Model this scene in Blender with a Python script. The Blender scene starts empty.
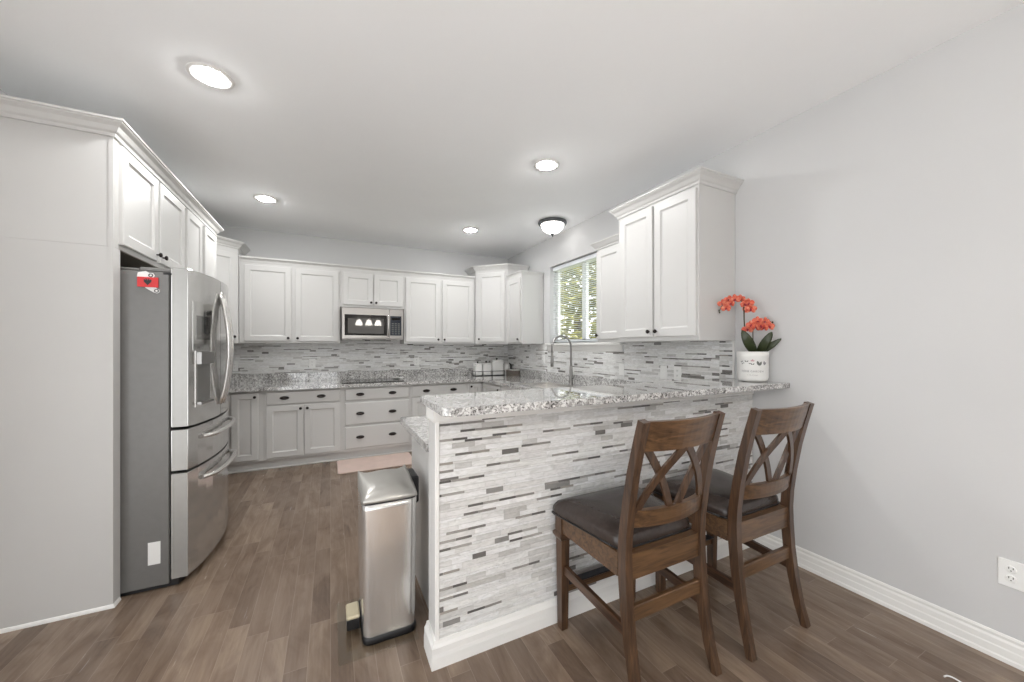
import bpy, bmesh, math, random
from mathutils import Vector, Matrix

SC = bpy.context.scene
COL = SC.collection
PI = math.pi
random.seed(7)

# ------------------------------------------------------------------ camera, world, exposure
cam_d = bpy.data.cameras.new('camera')
cam = bpy.data.objects.new('camera', cam_d)
COL.objects.link(cam)
cam.location = (0, 0, 1.335)
cam.rotation_euler = (PI / 2, 0, -0.45737)
cam_d.sensor_width = 36
cam_d.lens = 36 * 368.7 / 1024
cam_d.shift_y = 6.1 / 1024
cam_d.clip_start = 0.02
SC.camera = cam

SC.view_settings.view_transform = 'Standard'
SC.view_settings.look = 'None'
SC.view_settings.exposure = 0.92
SC.view_settings.gamma = 1
SC.view_settings.use_curve_mapping = False

world = bpy.data.worlds.new('world')
SC.world = world
world.use_nodes = True
bg = world.node_tree.nodes['Background']
bg.inputs[0].default_value = (0.965, 0.983, 1.0, 1)
bg.inputs[1].default_value = 1.75
sun_d = bpy.data.lights.new('sun', 'SUN')
sun_d.energy = 3.5
sun_d.angle = 0.03
sun = bpy.data.objects.new('sun', sun_d)
COL.objects.link(sun)
sun.rotation_euler = Vector((.75, -.12, -.62)).to_track_quat('-Z', 'Y').to_euler()

LENS_POWER = 165.0
DOME_POWER = 3.2
SHADE_POWER = 14.0


# ------------------------------------------------------------------ helpers: tags
def tag(o, label=None, cat=None, group=None, kind=None):
    if label: o['label'] = label
    if cat: o['category'] = cat
    if group: o['group'] = group
    if kind: o['kind'] = kind
    return o


def empty(name, loc=(0, 0, 0), rz=0.0, label=None, cat=None, group=None):
    o = bpy.data.objects.new(name, None)
    COL.objects.link(o)
    o.empty_display_size = 0.1
    o.location = loc
    o.rotation_euler = (0, 0, rz)
    return tag(o, label, cat, group)


def copy_tree(o, parent=None):
    c = o.copy()
    COL.objects.link(c)
    if parent is not None:
        c.parent = parent
    for ch in list(o.children):
        copy_tree(ch, c)
    return c


# ------------------------------------------------------------------ helpers: mesh builder
class MB:
    def __init__(s):
        s.bm = bmesh.new()

    def faces(s, vs, fs, smooth=False):
        v = [s.bm.verts.new(p) for p in vs]
        out = []
        for f in fs:
            try:
                fc = s.bm.faces.new([v[i] for i in f])
                fc.smooth = smooth
                out.append(fc)
            except ValueError:
                pass
        return out

    def box(s, x0, x1, y0, y1, z0, z1, bev=0.0, seg=1):
        vs = [(x, y, z) for x in (x0, x1) for y in (y0, y1) for z in (z0, z1)]
        fs = [(0, 1, 3, 2), (4, 6, 7, 5), (0, 4, 5, 1), (2, 3, 7, 6), (0, 2, 6, 4), (1, 5, 7, 3)]
        f = s.faces(vs, fs)
        if bev > 0:
            ed = list({e for q in f for e in q.edges})
            r = bmesh.ops.bevel(s.bm, geom=ed, offset=bev, segments=seg, profile=0.5, affect='EDGES')
            if seg > 1:
                for q in r['faces']: q.smooth = True
        return s

    def hexa(s, b, t):
        """box from 4 bottom and 4 top points (both counter-clockwise)"""
        s.faces(list(b) + list(t), [(3, 2, 1, 0), (4, 5, 6, 7), (0, 1, 5, 4), (1, 2, 6, 5), (2, 3, 7, 6), (3, 0, 4, 7)])
        return s

    def prism(s, pts, z0, z1, bev=0.0, seg=1):
        n = len(pts)
        vs = [(p[0], p[1], z0) for p in pts] + [(p[0], p[1], z1) for p in pts]
        fs = [tuple(reversed(range(n))), tuple(range(n, 2 * n))] + [(i, (i + 1) % n, n + (i + 1) % n, n + i) for i in range(n)]
        f = s.faces(vs, fs)
        if bev > 0:
            ed = list({e for q in f[:2] for e in q.edges})
            bmesh.ops.bevel(s.bm, geom=ed, offset=bev, segments=seg, profile=0.5, affect='EDGES')
        return s

    def rings(s, rings, cap0=True, cap1=True, smooth=False, closed=True):
        """rings: list of equal-length point loops"""
        n = len(rings[0])
        v = [[s.bm.verts.new(p) for p in r] for r in rings]
        for a, b in zip(v[:-1], v[1:]):
            for i in range(n if closed else n - 1):
                j = (i + 1) % n
                try:
                    f = s.bm.faces.new((a[i], a[j], b[j], b[i]))
                    f.smooth = smooth
                except ValueError:
                    pass
        if cap0: s.bm.faces.new(list(reversed(v[0])))
        if cap1: s.bm.faces.new(v[-1])
        return s

    def lathe(s, prof, c=(0, 0, 0), seg=24, axis='z', cap0=True, cap1=True, smooth=True):
        rs = []
        for r, h in prof:
            ring = []
            for i in range(seg):
                a = 2 * PI * i / seg
                p = (r * math.cos(a), r * math.sin(a), h)
                if axis == '-y': p = (p[0], -p[2], p[1])
                elif axis == 'x': p = (p[2], p[0], p[1])
                ring.append((c[0] + p[0], c[1] + p[1], c[2] + p[2]))
            rs.append(ring)
        return s.rings(rs, cap0, cap1, smooth)

    def tube(s, pts, rad, seg=10, smooth=True, sx=1.0, up=(0, 0, 1)):
        pts = [Vector(p) for p in pts]
        rs = []
        prev = None
        for i, p in enumerate(pts):
            d = (pts[min(i + 1, len(pts) - 1)] - pts[max(i - 1, 0)]).normalized()
            if prev is None:
                u = Vector(up)
                if abs(d.dot(u)) > 0.95: u = Vector((1, 0, 0))
                a = d.cross(u).normalized()
            else:
                a = (prev - d * prev.dot(d)).normalized()
            prev = a
            b = d.cross(a).normalized()
            r = rad[i] if isinstance(rad, (list, tuple)) else rad
            rs.append([p + a * (r * sx * math.cos(2 * PI * k / seg)) + b * (r * math.sin(2 * PI * k / seg)) for k in range(seg)])
        return s.rings(rs, True, True, smooth)

    def sweep(s, path, prof, closed_profile=True):
        """profile (outward offset, z) carried along a plan path with mitred corners; outward = right of travel"""
        n = len(path)
        rs = []
        for i, p in enumerate(path):
            ds = []
            if i > 0: ds.append((Vector(path[i]) - Vector(path[i - 1])).normalized())
            if i < n - 1: ds.append((Vector(path[i + 1]) - Vector(path[i])).normalized())
            ns = [Vector((d.y, -d.x)) for d in ds]
            if len(ns) == 1: m = ns[0]
            else:
                m = (ns[0] + ns[1]).normalized()
                m = m / max(0.2, m.dot(ns[0]))
            rs.append([(p[0] + m.x * o, p[1] + m.y * o, z) for o, z in prof])
        return s.rings(rs, True, True)

    def build(s, name, mat, parent=None, loc=None, rot=None):
        bmesh.ops.recalc_face_normals(s.bm, faces=s.bm.faces[:])
        me = bpy.data.meshes.new(name)
        s.bm.to_mesh(me)
        s.bm.free()
        me.materials.append(mat)
        o = bpy.data.objects.new(name, me)
        COL.objects.link(o)
        if parent is not None: o.parent = parent
        if loc is not None: o.location = loc
        if rot is not None: o.rotation_euler = rot
        return o


def catm(ps, n=8):
    ps = [Vector(p) for p in ps]
    out = []
    for i in range(len(ps) - 1):
        p0, p1, p2, p3 = ps[max(0, i - 1)], ps[i], ps[i + 1], ps[min(len(ps) - 1, i + 2)]
        for k in range(n):
            t = k / n
            out.append(.5 * ((2 * p1) + (p2 - p0) * t + (2 * p0 - 5 * p1 + 4 * p2 - p3) * t * t + (3 * p1 - p0 - 3 * p2 + p3) * t ** 3))
    out.append(ps[-1])
    return out


# ------------------------------------------------------------------ helpers: materials
def lin(c):
    return tuple(((v / 255) / 12.92 if v / 255 <= 0.04045 else ((v / 255 + 0.055) / 1.055) ** 2.4) for v in c) + (1,)


class NT:
    def __init__(s, name):
        s.m = bpy.data.materials.new(name)
        s.m.use_nodes = True
        s.t = s.m.node_tree
        s.b = s.t.nodes['Principled BSDF']

    def n(s, typ, **kw):
        nd = s.t.nodes.new(typ)
        for k, v in kw.items(): setattr(nd, k, v)
        return nd

    def put(s, sock, v):
        if isinstance(v, bpy.types.NodeSocket): s.t.links.new(v, sock)
        elif v is not None: sock.default_value = v

    def math(s, op, a, b=None, c=None):
        nd = s.n('ShaderNodeMath', operation=op)
        for i, v in enumerate((a, b, c)): s.put(nd.inputs[i], v)
        return nd.outputs[0]

    def mix(s, f, a, b, blend='MIX'):
        nd = s.n('ShaderNodeMix', data_type='RGBA', blend_type=blend)
        s.put(nd.inputs[0], f); s.put(nd.inputs[6], a); s.put(nd.inputs[7], b)
        return nd.outputs[2]

    def ramp(s, f, stops, interp='LINEAR'):
        nd = s.n('ShaderNodeValToRGB')
        cr = nd.color_ramp
        cr.interpolation = interp
        while len(cr.elements) < len(stops): cr.elements.new(0.5)
        for e, (p, c) in zip(cr.elements, stops):
            e.position = p; e.color = c
        s.put(nd.inputs[0], f)
        return nd.outputs[0]

    def noise(s, vec, scale, detail=4, rough=0.5, dist=0.0):
        nd = s.n('ShaderNodeTexNoise')
        s.put(nd.inputs['Vector'], vec)
        nd.inputs['Scale'].default_value = scale; nd.inputs['Detail'].default_value = detail
        nd.inputs['Roughness'].default_value = rough; nd.inputs['Distortion'].default_value = dist
        return nd.outputs[0]

    def obj(s, kind='Object'):
        return s.n('ShaderNodeTexCoord').outputs[kind]

    def pos(s):
        return s.n('ShaderNodeNewGeometry').outputs['Position']

    def scale(s, vec, sc, rot=(0, 0, 0)):
        nd = s.n('ShaderNodeMapping')
        s.put(nd.inputs[0], vec)
        nd.inputs['Scale'].default_value = sc; nd.inputs['Rotation'].default_value = rot
        return nd.outputs[0]

    def bump(s, h, strength=0.2, dist=0.01):
        nd = s.n('ShaderNodeBump')
        nd.inputs['Strength'].default_value = strength; nd.inputs['Distance'].default_value = dist
        s.put(nd.inputs['Height'], h)
        s.t.links.new(nd.outputs[0], s.b.inputs['Normal'])

    def set(s, **kw):
        for k, v in kw.items(): s.put(s.b.inputs[k.replace('_', ' ')], v)
        return s.m


def plain(name, rgb, rough=0.5, metal=0.0, spec=0.5, coat=0.0, var=0.03, vscale=6.0):
    t = NT(name)
    base = lin(rgb)
    nz = t.noise(t.obj(), vscale, 3)
    dark = tuple(c * (1 - var) for c in base[:3]) + (1,)
    lite = tuple(min(1, c * (1 + var)) for c in base[:3]) + (1,)
    t.set(Base_Color=t.ramp(nz, [(0.3, dark), (0.7, lite)]), Roughness=rough, Metallic=metal, Coat_Weight=coat)
    t.b.inputs['Specular IOR Level'].default_value = spec
    return t.m


M = {}
M['wall'] = plain('wall_paint', (206, 206, 206), 0.85, spec=0.2, var=0.015, vscale=2)
M['ceiling'] = plain('ceiling_paint', (250, 251, 252), 0.9, spec=0.15, var=0.015, vscale=2)
M['white'] = plain('cabinet_white', (206, 205, 203), 0.42, var=0.012, vscale=3)
M['trim'] = plain('trim_white', (236, 235, 232), 0.4, var=0.01)
M['plastic_white'] = plain('white_plastic', (238, 238, 236), 0.35, var=0.01)
M['bronze'] = plain('dark_bronze', (44, 38, 36), 0.35, metal=0.7, var=0.2, vscale=40)
M['pewter'] = plain('dark_pewter', (92, 94, 96), 0.35, metal=0.6, var=0.05)
M['brass'] = plain('pale_brass', (206, 196, 168), 0.35, metal=0.3, var=0.04)
M['black'] = plain('black_plastic', (24, 24, 26), 0.4)
M['dark_gap'] = plain('dark_cavity', (40, 33, 26), 0.8)
M['chrome'] = plain('brushed_nickel', (150, 148, 146), 0.28, metal=1.0, var=0.05)
M['ceramic'] = plain('white_ceramic', (234, 233, 230), 0.3, var=0.02)
M['rug'] = None


def steel(name, rgb, rough, axis, amt=0.10):
    t = NT(name)
    sc = {'x': (2, 160, 160), 'z': (160, 160, 2), 'y': (160, 2, 160)}[axis]
    nz = t.noise(t.scale(t.obj(), sc), 3, 3)
    b = lin(rgb)
    t.set(Base_Color=t.ramp(nz, [(0.3, tuple(c * (1 - amt) for c in b[:3]) + (1,)), (0.7, b)]), Metallic=1.0,
          Roughness=t.math('ADD', t.math('MULTIPLY', nz, 0.08), rough - 0.04))
    return t.m


M['steel'] = steel('brushed_steel', (196, 195, 193), 0.13, 'y', .06)
M['steel'].node_tree.nodes['Principled BSDF'].inputs['Metallic'].default_value = 0.8
M['steel_mw'] = steel('microwave_steel', (176, 173, 170), 0.3, 'x')
M['steel_v'] = steel('brushed_steel_upright', (222, 220, 217), 0.2, 'z', 0.14)
M['steel_v'].node_tree.nodes['Principled BSDF'].inputs['Metallic'].default_value = 0.78
M['steel_x'] = steel('brushed_steel_level', (214, 212, 209), 0.28, 'x')
M['polished'] = plain('polished_steel', (190, 189, 186), 0.08, metal=1.0, var=0.0)
M['polished_dark'] = plain('polished_dark', (128, 127, 124), 0.08, metal=1.0, var=0.0)
M['lid_silver'] = plain('silver_plastic', (186, 184, 179), 0.3, metal=0.6, var=0.02)
M['fridge_side'] = plain('grey_enamel', (118, 117, 115), 0.42, metal=0.35, var=0.03, vscale=30)
M['fridge_edge'] = plain('door_edge_grey', (164, 163, 160), 0.35, metal=0.6, var=0.02, vscale=30)


def granite():
    t = NT('granite')
    v = t.pos()
    big = t.noise(v, 9, 4, 0.6, 0.6)
    mid = t.noise(v, 55, 4, 0.65)
    fine = t.noise(v, 120, 3, 0.6)
    base = t.ramp(big, [(0.32, lin((212, 211, 209))), (0.5, lin((230, 229, 227))), (0.68, lin((194, 192, 190)))])
    grey = t.ramp(mid, [(0.46, (0, 0, 0, 1)), (0.56, (1, 1, 1, 1))])
    c = t.mix(t.math('MULTIPLY', grey, 0.75), base, lin((134, 132, 130)))
    blk = t.math('MULTIPLY', t.ramp(fine, [(0.53, (0, 0, 0, 1)), (0.58, (1, 1, 1, 1))]),
                 t.ramp(big, [(0.36, (0.15, 0.15, 0.15, 1)), (0.56, (1, 1, 1, 1))]))
    c = t.mix(blk, c, lin((62, 58, 55)))
    t.b.inputs['IOR'].default_value = 1.6
    t.b.inputs['Coat Roughness'].default_value = 0.02
    t.set(Base_Color=c, Roughness=0.03, Coat_Weight=0.6)
    return t.m


M['granite'] = granite()


def mosaic_mat():
    t = NT('stone_mosaic')
    at = t.n('ShaderNodeAttribute', attribute_name='tint')
    v = t.pos()
    vein = t.noise(t.scale(v, (4, 4, 14)), 4, 5, 0.6, 1.6)
    c = t.mix(1.0, at.outputs['Color'], t.ramp(vein, [(0.35, lin((234, 234, 233))), (0.6, (1, 1, 1, 1))]), 'MULTIPLY')
    t.set(Base_Color=c, Roughness=0.28)
    return t.m


M['mosaic'] = mosaic_mat()
M['grout'] = plain('grout', (214, 212, 208), 0.8)


def floor_mat():
    t = NT('oak_planks')
    sep = t.n('ShaderNodeSeparateXYZ')
    t.put(sep.inputs[0], t.pos())
    X, Y = sep.outputs[0], sep.outputs[1]
    W, L = 0.087, 0.72
    u = t.math('DIVIDE', X, W)
    row = t.math('FLOOR', u)
    fu = t.math('FRACT', u)
    wn = t.n('ShaderNodeTexWhiteNoise', noise_dimensions='1D'); t.put(wn.inputs['W'], row)
    vv = t.math('ADD', t.math('DIVIDE', Y, L), t.math('MULTIPLY', wn.outputs[0], 7.3))
    colm = t.math('FLOOR', vv)
    fv = t.math('FRACT', vv)
    cmb = t.n('ShaderNodeCombineXYZ'); t.put(cmb.inputs[0], row); t.put(cmb.inputs[1], colm)
    wn2 = t.n('ShaderNodeTexWhiteNoise', noise_dimensions='2D'); t.put(wn2.inputs['Vector'], cmb.outputs[0])
    tone = t.ramp(wn2.outputs[0], [(0.0, lin((122, 105, 91))), (0.35, lin((131, 113, 98))), (0.7, lin((138, 120, 104))), (1.0, lin((149, 130, 113)))])
    # grain runs with the plank and is shifted from board to board
    off = t.n('ShaderNodeVectorMath', operation='ADD')
    t.put(off.inputs[0], t.pos())
    sc = t.n('ShaderNodeVectorMath', operation='SCALE'); t.put(sc.inputs[0], wn2.outputs['Color']); sc.inputs['Scale'].default_value = 9
    t.put(off.inputs[1], sc.outputs[0])
    g1 = t.noise(t.scale(off.outputs[0], (26, 1.6, 1)), 2.2, 5, 0.6, 0.8)
    g2 = t.noise(t.scale(off.outputs[0], (5, 1.6, 1)), 1.6, 4, 0.6, 1.2)
    c = t.mix(1.0, tone, t.ramp(g1, [(0.3, lin((232, 229, 226))), (0.65, (1, 1, 1, 1))]), 'MULTIPLY')
    c = t.mix(1.0, c, t.ramp(g2, [(0.3, lin((206, 200, 196))), (0.6, (1, 1, 1, 1))]), 'MULTIPLY')
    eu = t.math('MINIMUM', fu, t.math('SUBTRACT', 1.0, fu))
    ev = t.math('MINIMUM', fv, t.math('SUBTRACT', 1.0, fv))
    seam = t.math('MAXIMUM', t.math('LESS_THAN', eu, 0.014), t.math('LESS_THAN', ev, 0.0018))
    c = t.mix(t.math('MULTIPLY', seam, 0.35), c, lin((168, 150, 134)))  # seams mixed lighter: light catching the plank bevels, painted into the colour
    t.set(Base_Color=c, Roughness=t.math('ADD', t.math('MULTIPLY', g1, 0.12), 0.19))
    t.bump(t.math('SUBTRACT', t.math('MULTIPLY', g1, 0.25), seam), 0.25, 0.002)
    return t.m


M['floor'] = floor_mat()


def wood(name, c0, c1, axis='z', rough=0.32):
    t = NT(name)
    sc = {'x': (2.5, 30, 30), 'y': (30, 2.5, 30), 'z': (30, 30, 2.5)}[axis]
    g = t.noise(t.scale(t.obj(), sc), 1.6, 5, 0.6, 0.9)
    t.set(Base_Color=t.ramp(g, [(0.3, lin(c0)), (0.68, lin(c1))]), Roughness=rough, Coat_Weight=0.12)
    t.b.inputs['Coat Roughness'].default_value = 0.15
    return t.m


M['wood_z'] = wood('walnut_stain_upright', (42, 28, 20), (93, 68, 49), 'z')
M['wood_x'] = wood('walnut_stain_level', (52, 35, 24), (112, 83, 56), 'x')
M['wood_y'] = wood('walnut_stain_deep', (42, 26, 18), (92, 65, 46), 'y')
M['leather'] = plain('brown_leather', (56, 47, 43), 0.27, var=0.12, vscale=60)
M['footplate'] = plain('dark_footplate', (52, 54, 62), 0.3, metal=0.6)
M['box_wood'] = wood('box_wood', (104, 96, 88), (124, 115, 106), 'x', 0.5)


def emit(name, rgb, power):
    t = NT(name)
    t.set(Base_Color=lin(rgb), Emission_Color=lin(rgb), Emission_Strength=power, Roughness=0.4)
    return t.m


M['lens'] = emit('lamp_lens', (254, 254, 253), LENS_POWER)
M['dome'] = emit('frosted_dome', (255, 252, 248), DOME_POWER)
M['shade'] = emit('lit_shade', (255, 249, 240), SHADE_POWER)


def glass_mat(name, tint=(1, 1, 1, 1), rough=0.0):
    t = NT(name)
    tr = t.n('ShaderNodeBsdfTransparent'); tr.inputs[0].default_value = tint
    gl = t.n('ShaderNodeBsdfGlossy'); gl.inputs['Roughness'].default_value = rough
    mx = t.n('ShaderNodeMixShader')
    mx.inputs[0].default_value = 0.05
    t.t.links.new(tr.outputs[0], mx.inputs[1]); t.t.links.new(gl.outputs[0], mx.inputs[2])
    t.t.links.new(mx.outputs[0], t.t.nodes['Material Output'].inputs[0])
    return t.m


M['glass'] = glass_mat('window_glass')
M['clear_mat'] = glass_mat('clear_plastic', (0.94, 0.94, 0.92, 1), 0.12)
M['black_glass'] = plain('black_glass', (16, 14, 12), 0.06, var=0.0)
M['oven_screen'] = plain('microwave_screen', (92, 90, 88), 0.02, var=0.02)
M['panel_blue'] = plain('control_panel', (36, 42, 52), 0.15)
M['leaf_dark'] = plain('orchid_leaf', (52, 60, 36), 0.35, var=0.2, vscale=18)
M['stem'] = plain('orchid_stem', (74, 70, 50), 0.5)
M['red'] = plain('flag_red', (214, 44, 46), 0.4, var=0.05)
M['print'] = plain('grey_print', (150, 148, 150), 0.6)
M['print_dark'] = plain('dark_print', (98, 100, 96), 0.6)
M['print_pink'] = plain('pink_print', (190, 130, 138), 0.6)
M['cushion_mat'] = plain('pink_beige_mat', (208, 186, 176), 0.7, var=0.05, vscale=8)
M['slat'] = plain('blind_white', (232, 235, 238), 0.45)


def petal_mat():
    t = NT('orchid_petal')
    g = t.noise(t.obj(), 60, 3, 0.6)
    t.set(Base_Color=t.ramp(g, [(0.35, lin((212, 84, 66))), (0.52, lin((230, 118, 92))), (0.7, lin((242, 170, 140)))]), Roughness=0.5)
    return t.m


M['petal'] = petal_mat()
M['lip'] = plain('orchid_lip', (160, 30, 62), 0.5, var=0.15, vscale=60)


def leaf_out():
    t = NT('garden_leaves')
    g = t.noise(t.pos(), 5.0, 3)
    t.set(Base_Color=t.ramp(g, [(0.3, lin((78, 84, 34))), (0.5, lin((146, 145, 64))), (0.7, lin((194, 186, 106)))]), Roughness=0.5)
    return t.m


M['leaves'] = leaf_out()
M['bark'] = plain('bark', (96, 80, 64), 0.9, var=0.3, vscale=14)
M['lawn'] = plain('lawn', (110, 128, 66), 0.9, var=0.3, vscale=3)


# ------------------------------------------------------------------ the room
XL, XR, YB, YR, ZC = -1.636, 2.574, 5.376, -2.6, 2.76
WY0, WY1, WZ0, WZ1 = 2.78, 4.11, 1.385, 2.377       # window opening
TH = 0.15


def struct(name, mb, mat, parent=None):
    o = mb.build(name, mat, parent)
    if parent is None: tag(o, kind='structure')
    return o


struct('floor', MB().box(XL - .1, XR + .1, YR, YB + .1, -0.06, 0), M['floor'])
struct('ceiling', MB().box(XL - .1, XR + TH, YR, YB + .1, ZC, ZC + 0.1), M['ceiling'])
w = MB()
w.box(XL - .1, XL, YR, -2.35, 0, ZC).box(XL - .1, XL, 1.35, YB + .1, 0, ZC).box(XL - .1, XL, -2.35, 1.35, 2.3, ZC)
struct('wall_left', w, M['wall'])
struct('added_opening_left', MB().box(XL - .08, XL - .02, -2.35, -2.29, 0, 2.3).box(XL - .08, XL - .02, 1.29, 1.35, 0, 2.3).box(XL - .08, XL - .02, -2.29, 1.29, 2.24, 2.3)  # frame of an unseen opening, added in the left wall to bring in daylight
       .box(XL - .08, XL - .02, -1.12, -1.06, 0, 2.24).box(XL - .08, XL - .02, .08, .14, 0, 2.24).box(XL - .08, XL - .02, -2.29, 1.29, 0, .05), M['plastic_white'])
struct('wall_back', MB().box(XL, XR, YB, YB + .1, 0, ZC), M['wall'])
w = MB()
w.box(XR, XR + TH, YR, WY0, 0, ZC).box(XR, XR + TH, WY1, YB + .1, 0, ZC)
w.box(XR, XR + TH, WY0, WY1, 0, WZ0).box(XR, XR + TH, WY0, WY1, WZ1, ZC)
struct('wall_right', w, M['wall'])
w = MB()
w.box(XL, -1.5, YR - .1, YR, 0, ZC).box(.25, XR, YR - .1, YR, 0, ZC).box(-1.5, .25, YR - .1, YR, 2.25, ZC)
struct('wall_rear', w, M['wall'])
dr = struct('added_opening_rear', MB().box(-1.5, -1.44, YR - .08, YR - .02, 0, 2.25).box(.19, .25, YR - .08, YR - .02, 0, 2.25).box(-1.44, .19, YR - .08, YR - .02, 2.19, 2.25)  # opening behind the camera, added with its frame to carry daylight inside
            .box(-.655, -.595, YR - .08, YR - .02, 0, 2.19).box(-1.44, .19, YR - .08, YR - .02, 0, .06), M['plastic_white'])
BB = [(0, 0), (.016, 0), (.016, .016), (.012, .022), (.012, .052), (.010, .058), (.010, .082), (.006, .092), (.008, .104), (.004, .113), (0, .113)]
struct('baseboard_right', MB().sweep([(XR, 1.505), (XR, YR + .001)], BB), M['trim'])
struct('baseboard_left', MB().sweep([(XL, 1.36), (XL, 2.585)], BB), M['trim'])

# window: frame, sashes, pane, sill and apron
win = MB()
xg0, xg1 = XR + 0.10, XR + 0.14
for a in ((WY0, WY0 + .045, WZ0, WZ1), (WY1 - .045, WY1, WZ0, WZ1), (3.475, 3.555, WZ0, WZ1),
          (WY0, WY1, WZ0, WZ0 + .05), (WY0, WY1, WZ1 - .05, WZ1)):
    win.box(xg0, xg1, a[0], a[1], a[2], a[3], .003)
wo = struct('window_1', win, M['plastic_white'])
MB().box(XR + .115, XR + .121, WY0 + .03, WY1 - .03, WZ0 + .03, WZ1 - .03).build('pane', M['glass'], wo)
sl = MB().box(XR - .055, XR + .10, WY0 - .03, WY1 + .045, WZ0 - .03, WZ0, .006, 2).build('sill', M['trim'], wo)
MB().sweep([(XR, WY1 + .03), (XR, WY0 - .015)], [(0, 1.29), (.012, 1.295), (.020, 1.34), (.022, 1.355), (0, 1.355)]).build('apron', M['trim'], wo)

# blind
bl = empty('window_blind', (XR + .055, (WY0 + WY1) / 2, WZ0), 0, 'white horizontal slat blind hanging open inside the kitchen window', 'blind')
hw = (WY1 - WY0) / 2 - .012
MB().box(-.02, .02, -hw, hw, .935, .985, .004).build('headrail', M['slat'], bl)
sm = MB()
for k in range(38):
    z = .045 + k * .0232
    sm.hexa([(-.0125, -hw, z + .0016), (-.0125, hw, z + .0016), (.0125, hw, z - .0016), (.0125, -hw, z - .0016)][::-1],
            [(-.0125, -hw, z + .0026), (-.0125, hw, z + .0026), (.0125, hw, z - .0006), (.0125, -hw, z - .0006)][::-1])
sm.build('slats', M['slat'], bl)
MB().box(-.0125, .0125, -hw, hw, .014, .030, .003).build('bottom_rail', M['slat'], bl)
for y in (-.45, 0, .45):
    cm = MB(); cm.box(-.0142, -.0132, y - .001, y + .001, .02, .93); cm.box(.0132, .0142, y - .001, y + .001, .02, .93)
    cm.build('ladder_cord', M['slat'], bl)

# outside: lawn and trees seen through the window
struct('ground', MB().box(XR + .3, 22, -10, 26, -0.25, -0.2), M['lawn'])


def tree(loc, rx, rz, n, seed, label):
    rnd = random.Random(seed)
    r = empty('garden_tree', loc, 0, label, 'tree', 'trees outside the window')
    MB().tube([(0, 0, 0), (.05, .03, 1.0), (0, .1, 2.2), (.1, .05, rz * 1.1)], [.14, .11, .08, .03], 10).build('trunk', M['bark'], r)
    f = MB()
    for i in range(n):
        d = Vector((rnd.gauss(0, 1), rnd.gauss(0, 1), rnd.gauss(0, 1))).normalized() * (rnd.random() ** 0.4)
        p = Vector((d.x * rx, d.y * rx, rz + .35 + d.z * rz))
        s = rnd.uniform(.06, .12)
        q = Matrix.Rotation(rnd.uniform(0, 6.28), 3, 'Z') @ Matrix.Rotation(rnd.uniform(-1.1, 1.1), 3, 'X')
        pts = [(-s, 0, 0), (0, -s * .45, s * .12), (s, 0, 0), (0, s * .45, s * .12)]
        f.faces([p + q @ Vector(a) for a in pts], [(0, 1, 2), (0, 2, 3)])
    f.build('foliage', M['leaves'], r)


tree((4.9, 6.6, -.2), 1.25, 2.2, 5200, 3, 'leafy yellow green tree close outside the kitchen window, left pane')
tree((6.6, 4.3, -.2), 1.15, 2.0, 3800, 5, 'leafy yellow green tree outside, seen in the right pane beside the cabinet')


# ------------------------------------------------------------------ mosaic tile
def tile_rects(u0, u1, z0, z1, seed):
    rnd = random.Random(seed)
    out = []
    z = z0
    pat = [.0225, .0105, .0225, .0225, .0105, .0105, .0225, .0105, .0225, .0105]
    k = rnd.randint(0, 9)
    g = .0013
    light = [(237, 237, 237), (233, 233, 232), (240, 240, 240), (229, 228, 227), (234, 234, 232), (224, 223, 221)]
    while z < z1 - .004:
        h = min(pat[k % 10], z1 - z)
        k += 1
        u = u0 - rnd.uniform(0, .12)
        thin = h < .015
        queue = []
        while u < u1:
            if queue:
                L, c = queue.pop(0)
            else:
                r = rnd.random()
                if thin and r < .23:
                    queue = [(rnd.uniform(.07, .11), rnd.choice([(150, 146, 142), (174, 171, 167), (166, 160, 153)]))]
                    L, c = rnd.uniform(.055, .085), rnd.choice([(110, 107, 104), (124, 121, 118), (99, 96, 94)])
                    if rnd.random() < .4:
                        queue = [(L, c)]; L, c = rnd.uniform(.07, .11), (168, 164, 160)
                elif not thin and r < .095:
                    L, c = rnd.uniform(.06, .09), rnd.choice([(116, 113, 110), (128, 125, 122), (148, 146, 143)])
                elif r < .24:
                    L, c = rnd.uniform(.07, .13), rnd.choice([(206, 205, 203), (210, 209, 207), (198, 196, 193)])
                else:
                    L, c = rnd.uniform(.09, .22), rnd.choice(light)
            a, b = max(u, u0), min(u + L, u1)
            if b - a > .006: out.append((a + g / 2, b - g / 2, z + g / 2, z + h - g / 2, c))
            u += L
        z += h
    return out


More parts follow.
